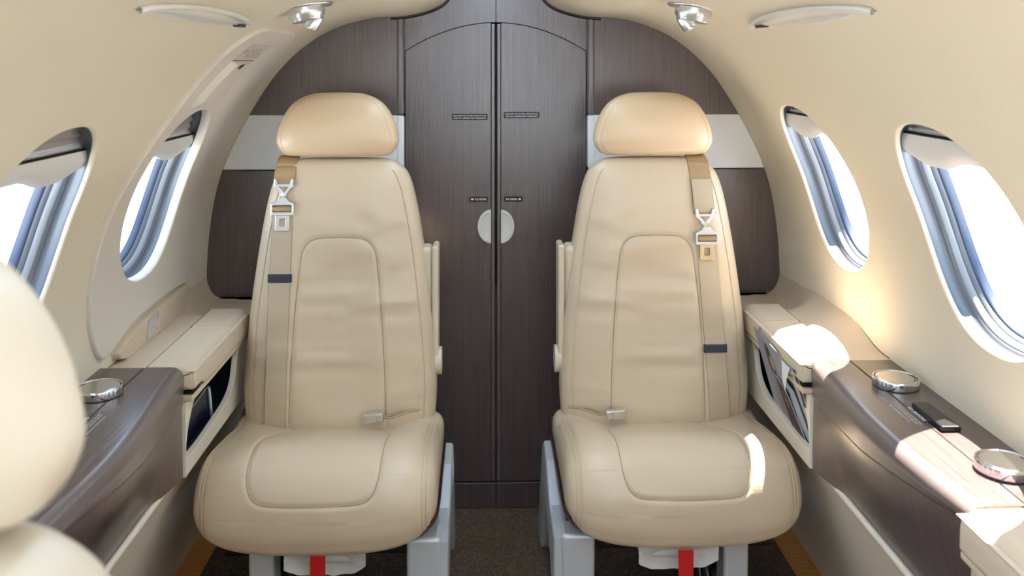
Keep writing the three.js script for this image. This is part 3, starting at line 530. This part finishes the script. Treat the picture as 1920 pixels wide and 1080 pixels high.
// ------------------------------------------------------------------ leather armrest ledges behind (and before) the consoles
const POCKET = curve([[-1.673, .42], [-1.675, .455], [-1.691, .482], [-1.716, .505], [-1.76, .521], [-1.874, .522], [-2.019, .517], [-2.012, .49], [-1.99, .446], [-1.94, .424], [-1.84, .416], [-1.74, .413]], 8, true);
function makeLedge(sd, label, z0, z1, rear) {
  const t = thing('armrest_ledge', label, 'armrest', [sd * .64, .55, (z0 + z1) / 2], 'leather armrest ledges');
  const P = (n, g, m, par = t, lab) => part(n, sided(g, sd), m, par, lab);
  const zn = rear ? z1 : z0, zf = rear ? z0 : z1, dir = rear ? -1 : 1;   // zn: end at the console
  const bank = (z) => { const d = Math.abs(z - zn); return sd < 0 ? lerp(.572, .6165, smooth(.395, .455, d)) : lerp(.584, .6165, smooth(.03, .2, d)); };
  const base = (z) => { const d = Math.abs(z - zn); return lerp(.576, .548, smooth(.36, .44, d)); };
  P('ledge_cover', grid(70, 46, (u, v) => {
    const z = lerp(z0, z1, u), s = v, x = s < .6 ? lerp(.7275, .648, s / .6) : lerp(.648, .556, (s - .6) / .4), k = clamp((x - .648) / .0795), bz = base(z);
    const aft = rear ? smooth(.3, .02, z - z0) : 0, rise = (bank(z) - bz) * lerp(.35 * k + .65 * k * k * k, 1 - Math.sqrt(Math.max(0, 1 - clamp((k - .55) / .45) ** 2)), aft);
    return [x, bz + rise, z];
  }, { flip: true }), ledgeLeather);
  const padSec = (low) => { const o = []; for (let k = 0; k <= 14; k++) { const q = k / 14 * Math.PI / 2; o.push([.583 - .026 * Math.sin(q), .5845 - .026 * (1 - Math.cos(q))]); } return byLength([[.6445, .572], [.6445, .583], [.643, .5845], ...o, [.5565, low + .004], [.558, low], [.575, low]]); };
  const pad = (a, b, low) => grid(42, 60, (u0, v, i) => {
    const u = clamp((i - 1) / 40), z = lerp(a, b, u); if (i === 0 || i === 42) return [.6, .56, z];
    const e = Math.min(z - Math.min(a, b), Math.max(a, b) - z), [x, y] = padSec(low(z)).f(v * padSec(low(z)).L), r = .006, q = e < r ? r - Math.sqrt(Math.max(0, r * r - (r - e) ** 2)) : 0;
    return [Math.min(x + q * .6, .6445), y - q * (y > .575 ? 1 : .2), z];
  }, { flip: a < b });
  const F = [zn + dir * .001, zn + dir * .253], B = [zn + dir * .2555, zn + dir * .395];
  const low = (z) => .534 + (rear ? .01 : 0) * smooth(.07, .035, Math.abs(z - zn));
  const fp = P('front_pad', pad(Math.min(...F), Math.max(...F), low), ledgeLeather);
  const bp = P('rear_pad', pad(Math.min(...B), Math.max(...B), () => .534), ledgeLeather);
  for (const [z, par] of [[F[1] - dir * .009, fp], [B[0] + dir * .004, bp]]) { const s = padSec(.534), c = []; for (let k = 0; k <= 40; k++) { const [x, y] = s.f(lerp(.02, s.L * .86, k / 40)); c.push([x - .0004, y + .0003, z]); } P('stitching', tube(c, .0008, 80), seamLight, par); }
  if (rear) P('recess_shade', bx(.5625, .6, .5315, .5425, zn - .05, zn - .008, .002), gapBlack);  // black box puts the shade of the pad's finger scoop into colour
  P('end_board', bx(.5838, .7, .384, .519, Math.min(zn + dir * .001, zn + dir * .008), Math.max(zn + dir * .001, zn + dir * .008), .001), creamPaint);
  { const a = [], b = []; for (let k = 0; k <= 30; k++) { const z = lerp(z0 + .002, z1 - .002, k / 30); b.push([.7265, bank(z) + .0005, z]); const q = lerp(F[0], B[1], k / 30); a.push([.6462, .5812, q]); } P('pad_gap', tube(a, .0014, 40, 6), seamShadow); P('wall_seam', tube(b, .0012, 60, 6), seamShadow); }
  P('lower_rail', bx(.5605, .59, .5205, .531, z0, z1, .003), ledgeLeather);
  if (rear) {
    const g = extr(shape([[z0, .383], [z1, .383], [z1, .5195], [z0, .5195]], [POCKET.slice().reverse()]), .01, .0012); g.rotateY(-Math.PI / 2); g.translate(.5745 + .01, 0, 0);
    P('pocket_panel', boxUV(g), creamPaint);
    P('pocket_lining', merge([bx(.628, .634, .39, .53, -2.05, -1.668, .001), bx(.584, .634, .388, .394, -2.05, -1.668, .001), bx(.584, .634, .524, .53, -2.05, -1.668, .001), bx(.584, .634, .39, .53, -2.05, -2.044, .001), bx(.584, .634, .39, .53, -1.674, -1.668, .001)]), navy, t, 'dark navy lining of the side pocket');
    P('shelf_back', bx(.55, .73, .535, .548, z0 - .02, z0 + .03, .002), ledgeLeather);
  } else P('side_panel', bx(.574, .584, .383, .5195, z0, z1, .002), ledgeLeather);
  return t;
}
makeLedge(-1, 'padded beige armrest ledge with a dark navy pocket, left of the left facing seat', -2.3, ZA, true);
makeLedge(1, 'padded beige armrest ledge whose pocket holds magazines, right of the right facing seat', -2.3, ZA, true);
makeLedge(1, 'cream armrest ledge in the bottom right corner, at the near end of the sunlit console', ZR + .001, -.5, false);

// ------------------------------------------------------------------ magazines and the booklet in the side pockets
function sheet(name, label, corners, sd, xTop, xBot, thick, mat, cat, edge, group, bend = 0) {
  // corners: z, y of top-far, top-near, bottom-near, bottom-far
  const yT = corners[0][1], yB = corners[2][1], X = (y) => lerp(xBot, xTop, clamp((y - yB) / (yT - yB), -.2, 1.2));
  const t = thing(name, label, cat, [sd * X((yT + yB) / 2), (yT + yB) / 2, (corners[0][0] + corners[2][0]) / 2], group);
  const pt = (u, v, off) => { const a = corners[0].map((q, k) => lerp(q, corners[1][k], u)), b = corners[3].map((q, k) => lerp(q, corners[2][k], u)); const z = lerp(a[0], b[0], v), y = lerp(a[1], b[1], v); return [X(y) + off + bend * Math.sin(u * Math.PI) * (1 - v), y, z]; };
  const front = grid(16, 16, (u, v) => pt(u, v, 0), { flip: true }), n = 17, uv = front.attributes.uv; for (let j = 0; j < n; j++) for (let i = 0; i < n; i++) uv.setXY(j * n + i, sd > 0 ? i / 16 : i / 16, 1 - j / 16);
  part('cover', sided(front, sd), mat, t);
  const rim = [[0, 0], [1, 0], [1, 1], [0, 1]], run = []; for (let k = 0; k < 4; k++) for (let i = 0; i < 12; i++) run.push([lerp(rim[k][0], rim[(k + 1) % 4][0], i / 12), lerp(rim[k][1], rim[(k + 1) % 4][1], i / 12)]);
  part('pages', sided(merge([grid(48, 1, (u, v, i, j) => pt(...run[i % 48], .0002 + v * thick), { closeU: true }), grid(8, 8, (u, v) => pt(u, v, thick))]), sd), edge, t);
  return t;
}
const coverA = label2D(512, 640, (c, W, H) => {
  c.fillStyle = '#9c9da6'; c.fillRect(0, 0, W, H);
  for (let k = 0; k < 900; k++) { c.fillStyle = `rgba(${90 + rnd() * 60},${85 + rnd() * 50},${80 + rnd() * 50},.22)`; const y = H * (.45 + .5 * rnd()); c.fillRect(W * (.2 + .75 * rnd()), y, 6 + rnd() * 18, 3 + rnd() * 8); }
  c.fillStyle = '#3d2f30'; c.beginPath(); c.ellipse(W * .46, H * .32, 62, 160, -.06, 0, 7); c.fill();
  c.fillStyle = '#c9a48c'; c.beginPath(); c.ellipse(W * .49, H * .3, 34, 58, 0, 0, 7); c.fill();
  c.fillStyle = '#8a7f80'; c.beginPath(); c.moveTo(W * .4, H * .42); c.lineTo(W * .62, H * .42); c.lineTo(W * .74, H * .95); c.lineTo(W * .3, H * .95); c.fill();
  c.strokeStyle = '#2d2a35'; c.lineWidth = 7; for (const [x, y] of [[.07, .3], [.13, .42], [.84, .3]]) { c.beginPath(); c.moveTo(W * x, H * y); c.quadraticCurveTo(W * x + 34, H * y + 44, W * x + 8, H * y + 60); c.stroke(); }
  c.fillStyle = '#51485a'; c.fillRect(W * .3, H * .06, 12, 220); c.fillRect(W * .64, H * .18, 9, 250);
});
const coverB = label2D(512, 640, (c, W, H) => { c.fillStyle = '#b4b5bd'; c.fillRect(0, 0, W, H); c.fillStyle = '#4b3d3c'; c.fillRect(0, H * .14, W * .6, H * .86); c.fillStyle = '#b9b7bf'; c.fillRect(W * .6, H * .1, W * .4, H * .9); c.fillStyle = '#2f2c45'; c.fillRect(W * .86, 0, W * .14, H); });
const coverC = label2D(512, 640, (c, W, H) => { c.fillStyle = '#3b2a26'; c.fillRect(0, 0, W, H); c.strokeStyle = '#d8d2cc'; c.lineWidth = 9; c.lineCap = 'round'; c.beginPath(); c.moveTo(120, 150); c.bezierCurveTo(200, 90, 170, 260, 130, 250); c.moveTo(220, 170); c.bezierCurveTo(200, 240, 260, 230, 250, 180); c.bezierCurveTo(250, 260, 240, 300, 190, 290); c.moveTo(280, 180); c.bezierCurveTo(270, 240, 330, 240, 320, 190); c.stroke(); for (let k = 0; k < 300; k++) { c.fillStyle = `rgba(120,90,70,${.2 * rnd()})`; c.fillRect(rnd() * W, H * .5 + rnd() * H * .5, 20 * rnd(), 40 * rnd()); } });
const coverD = label2D(512, 640, (c, W, H) => { c.fillStyle = '#9fb0c0'; c.fillRect(0, 0, W, H); c.fillStyle = '#1e3b45'; for (let k = 0; k < 60; k++) { c.beginPath(); c.ellipse(W * (.1 + .35 * rnd()), H * (.2 + .75 * rnd()), 26 * rnd() + 8, 60 * rnd() + 10, rnd(), 0, 7); c.fill(); } });
const pr = (t) => M('#ffffff', .55, { map: t });
const pageEdge = M('#a9a8ad', .7);
sheet('magazine', 'pale grey magazine with a person on its cover, farthest back in the right side pocket', [[-1.938, .57], [-1.783, .561], [-1.72, .40], [-1.90, .42]], 1, .549, .588, .0016, pr(coverA), 'magazine', pageEdge, 'magazines in the right side pocket');
sheet('magazine', 'brown and white magazine with folded corner, nearest the console in the right pocket', [[-1.805, .553], [-1.69, .557], [-1.672, .405], [-1.80, .405]], 1, .5555, .596, .0016, pr(coverB), 'magazine', pageEdge, 'magazines in the right side pocket');
sheet('magazine', 'blue and teal magazine half hidden behind the brown one in the right side pocket', [[-1.80, .516], [-1.724, .506], [-1.685, .405], [-1.76, .405]], 1, .5595, .591, .0016, pr(coverD), 'magazine', pageEdge, 'magazines in the right side pocket');
sheet('magazine', 'dark brown magazine with a handwritten title, lowest in front in the right side pocket', [[-1.816, .505], [-1.765, .49], [-1.715, .405], [-1.79, .405]], 1, .5575, .586, .0016, pr(coverC), 'magazine', pageEdge, 'magazines in the right side pocket');
{ // the curled white corner of the folded magazine belongs to it
  const m = scene.children.find(o => o.name === 'magazine_001');
  part('folded_corner', grid(10, 10, (u, v) => { const w = 1 - v; return [.5535 - .006 * Math.sin(v * 2.4), lerp(.553, .50, v) - .006 * u * v, -1.762 + .045 * u * w + .035 * v]; }), M('#eceaea', .5), m, 'curled white page corner');
}
const booklet = sheet('booklet', 'dark blue booklet with a white edge in the left side pocket', [[-1.88, .47], [-1.70, .46], [-1.69, .395], [-1.92, .395]], -1, .598, .606, .004, M('#17152e', .35), 'booklet', M('#dfe0ea', .5));
part('white_edge', tube([[-.5955, .472, -1.878], [-.598, .44, -1.896], [-.602, .396, -1.919]], .0032, 20, 6), M('#eceaf2', .5), booklet, 'white outer edge');

// ------------------------------------------------------------------ emergency exit panel round the left rear window
{
  const sd = -1, zc = WINZ['-1'][0];
  const t = thing('emergency_exit_panel', 'pale cream exit panel round the rear left window, with placard and pull flap', 'panel', wallP(sd, zc, .868));
  const OUT = curve([[-1.952, .464], [-1.84, .463], [-1.735, .463], [-1.69, .476], [-1.672, .52], [-1.669, .61], [-1.641, .717], [-1.611, .81], [-1.589, .906], [-1.585, 1.01], [-1.604, 1.09], [-1.645, 1.15], [-1.69, 1.158], [-1.76, 1.137], [-1.84, 1.127], [-2.0, 1.123], [-2.1, 1.128], [-2.128, 1.125], [-2.146, 1.09], [-2.168, .98], [-2.18, .875], [-2.17, .76], [-2.16, .643], [-2.105, .532], [-2.0, .472]], 8, true);
  const th = OUT.map(([z, s]) => [Math.atan2(s - WS, z - zc), Math.hypot(z - zc, s - WS)]).sort((a, b) => a[0] - b[0]);
  const Ro = (a) => { for (let i = 0; i < th.length; i++) { const p = th[i], q = th[(i + 1) % th.length], d0 = p[0], d1 = q[0] + (i === th.length - 1 ? 2 * Math.PI : 0); const aa = a < th[0][0] ? a + 2 * Math.PI : a; if (aa >= d0 && aa <= d1) return lerp(p[1], q[1], (aa - d0) / Math.max(1e-9, d1 - d0)); } return .3; };
  const pocket = rrect(0, 1, 0, 1, .1);
  // flap area in (z, s): the hand recess and its lid
  const inRecess = (z, s) => smooth(.0, .012, Math.min(z + 1.885, -1.715 - z)) * smooth(0, .012, Math.min(s - .575, .668 - s));
  const N = 240, NR = 60, NF = 8;
  const g = grid(N, NR + NF + 3, (u, v, i, j) => {
    const a = -Math.PI + u * 2 * Math.PI, c = Math.cos(a), s = Math.sin(a), r = winR(c + .06 * s, s), R0 = Ro(a), rf = r * 1.03;
    if (j < 3) return wallP(sd, zc + c * (R0 - [0, 0, .0015][j]), WS + s * (R0 - [0, 0, .0015][j]), [-.002, .0045, .0072][j]);
    const k = j - 3;
    if (k <= NR) { const R = lerp(R0 - .004, rf, k / NR), z = zc + c * R, q = WS + s * R; return wallP(sd, z, q, .0078); }
    const w = (k - NR) / NF * Math.PI / 2, R = r + r * .03 * (1 - Math.sin(w)) - .0015; return wallP(sd, zc + c * R, WS + s * R, .0078 - .018 * (1 - Math.cos(w)));
  }, { closeU: true });
  part('exit_panel', g, panelCream, t);
  // the pull flap: a lid proud of the panel along its forward edge and open at its upper end
  const fo = (u, v) => .0082 + .013 * smooth(0, .06, u) * Math.pow(1 - u, .8) * smooth(0, .25, v);
  const fz = (u, v) => lerp(lerp(-1.712, -1.744, v), lerp(-1.90, -1.915, v), u), fs = (v) => lerp(.682, .559, v);
  const flap = grid(70, 40, (u, v) => wallP(sd, fz(u, v), fs(v), fo(u, v)));
  const fl = part('pull_flap', flap, panelCream, t);
  part('flap_lip', grid(70, 6, (u, v) => wallP(sd, fz(u, 1), lerp(.559, .5596, v), lerp(fo(u, 1), .006, v))), panelCream, fl);
  part('flap_gap_shade', grid(40, 4, (u, v) => wallP(sd, lerp(-1.742, -1.90, u), lerp(.5565, .5588, v), .0084)), M('#7d6f58', .8), fl);  // brown strip laid on as the shade under the flap's open end
  part('finger_hole_shade', grid(16, 10, (u, v) => { const a = u * 2 - 1, q = Math.sqrt(1 - a * a); return wallP(sd, -1.80 + a * .02, .5592 + q * v * .014, fo((-1.742 - -1.80 - a * .02) / .16, .93) + .0012); }), gapBlack, fl);  // black patch laid on as the shade inside a small recess
  const tex = label2D(512, 360, (c, W, H) => {
    c.clearRect(0, 0, W, H); c.fillStyle = '#d4cabb'; c.fillRect(0, 0, W, H); c.textAlign = 'left';
    c.fillStyle = '#c4604e'; c.font = 'bold 62px sans-serif'; c.fillText('EXIT', 190, 66); 
    c.fillStyle = '#5b5852'; c.font = 'bold 36px sans-serif'; ['1. REMOVE COVER', '2. PULL HANDLE IN', '3. PUSH PANEL OUT', 'AND AWAY'].forEach((q, k) => c.fillText(q, 20, 140 + k * 60, W - 40));
  });
  const zs = [-1.75, -1.915], ss = [.553, .508];
  const pl = grid(16, 10, (u, v) => wallP(sd, lerp(zs[0], zs[1], v), lerp(ss[0], ss[1], 1 - u), .0084)); { const uv = pl.attributes.uv; for (let j = 0; j <= 10; j++) for (let i = 0; i <= 16; i++) uv.setXY(j * 17 + i, 1 - i / 16, 1 - j / 10); }
  part('placard', pl, M('#ffffff', .5, { map: tex }), t, 'small placard, red heading over grey lines');
  // latch cover along the lower edge
  const LC = curve([[-1.712, 1.166], [-1.75, 1.185], [-1.9, 1.189], [-2.05, 1.191], [-2.09, 1.183], [-2.112, 1.15], [-2.118, 1.136], [-2.09, 1.131], [-1.95, 1.132], [-1.85, 1.135], [-1.775, 1.146], [-1.73, 1.157]], 8, true);
  const cz = -1.92, cs = 1.16, ang = LC.map(([z, s]) => [z - cz, s - cs]);
  const lc = part('latch_cover', grid(ang.length, 5, (u, v, i, j) => { const [a, b] = ang[i % ang.length], k = [1, 1, .992, .97, .5, .02][j], o = [.0, .012, .0155, .0165, .0165, .0165][j]; return wallP(sd, cz + a * k, cs + b * k, o); }, { closeU: true }), ledgeLeather, t, 'tan leather latch cover along the lower edge');
  part('latch_plate', grid(8, 8, (u, v) => wallP(sd, lerp(-1.852, -1.908, u), lerp(1.142, 1.175, v), .0172)), M('#e9ecf2', .12, { metalness: .6 }), lc, 'small square glossy window');
  const fr = [[-1.848, 1.139], [-1.912, 1.139], [-1.912, 1.178], [-1.848, 1.178]]; part('plate_frame', tube(fr.map(([z, s]) => wallP(sd, z, s, .0165)), .0022, 60, 6, true), ledgeLeather, lc);
}

// ------------------------------------------------------------------ overhead: reading lights and air outlets
for (const [sd, word] of [[-1, 'left'], [1, 'right']]) {
  const t = thing('reading_light', `long grey overhead light lens in the ${word} ceiling panel`, 'light', wallP(sd, -1.34, .455), 'overhead light lenses');
  const z0 = -1.09, z1 = -1.588;
  const so = (k) => .466 + .008 * Math.sin(k * Math.PI), si = (k) => .466 - .030 * Math.pow(Math.sin(Math.PI * clamp(k)), .55) * (1 - .15 * k);
  part('lens', grid(60, 14, (u, v) => { const s = lerp(si(u), so(u), v), e = Math.sin(Math.PI * v) ** .7 * Math.min(1, Math.min(u, 1 - u) * 9); return wallP(sd, lerp(z0, z1, u), s, .001 + .006 * e); }), lensGrey, t);
  const rim = []; for (let k = 0; k <= 40; k++) rim.push(wallP(sd, lerp(z0, z1, k / 40), si(k / 40) - .001, .004)); part('upper_bezel', tube(rim, .0042, 120, 8), rimGrey, t);
  const rim2 = []; for (let k = 0; k <= 40; k++) rim2.push(wallP(sd, lerp(z0, z1, k / 40), so(k / 40) + .0005, .001)); part('lower_bezel', tube(rim2, .0022, 120, 8), rimGrey, t);
  part('switch', bx(0, 0, 0, 0, 0, 0) && (() => { const p = wallP(sd, -1.52, .463, .006); return bx(p[0] - .006, p[0] + .006, p[1] - .003, p[1] + .003, p[2] - .02, p[2] + .02, .002); })(), blackPlastic, t);

  const c = wallP(sd, -1.665, .372, 0), v = thing('air_outlet', `polished metal air outlet in the ${word} ceiling panel`, 'air vent', c, 'polished ceiling air outlets');
  const q = prof(.372), nrm = V(sd * q[2], q[3], 0), rot = new THREE.Quaternion().setFromUnitVectors(V(0, 1, 0), nrm.clone().lerp(V(0, -1, 0), .3).normalize());
  const L = (pts, seg = 48) => { const g = new THREE.LatheGeometry(pts.map(p => new THREE.Vector2(...p)), seg); g.applyQuaternion(rot); g.translate(...c); return boxUV(g); };
  part('bezel', L([[.05, -.001], [.05, .0015], [.048, .003], [.038, .0015], [.032, -.004]]), brushed, v);
  part('cup', L([[.034, -.008], [.0345, .006], [.033, .016], [.029, .021], [.029, .0245], [.027, .0265], [0, .0265]]), brushed, v);
  const noz = (() => { const g = new THREE.LatheGeometry([[.006, -.01], [.0125, -.01], [.0125, .014], [.0115, .016], [.009, .016], [.0085, .008], [0, .008]].map(p => new THREE.Vector2(...p)), 32); g.rotateZ(sd * .55 * -1); g.rotateX(Math.PI); g.translate(c[0] + sd * -.018, c[1] - .026, c[2] + .008); return boxUV(g); })();
  part('nozzle', noz, brushed, v);
}

scene.traverse(o => { if (o.isMesh) o.castShadow = o.receiveShadow = true; });
renderer.render(scene, camera);
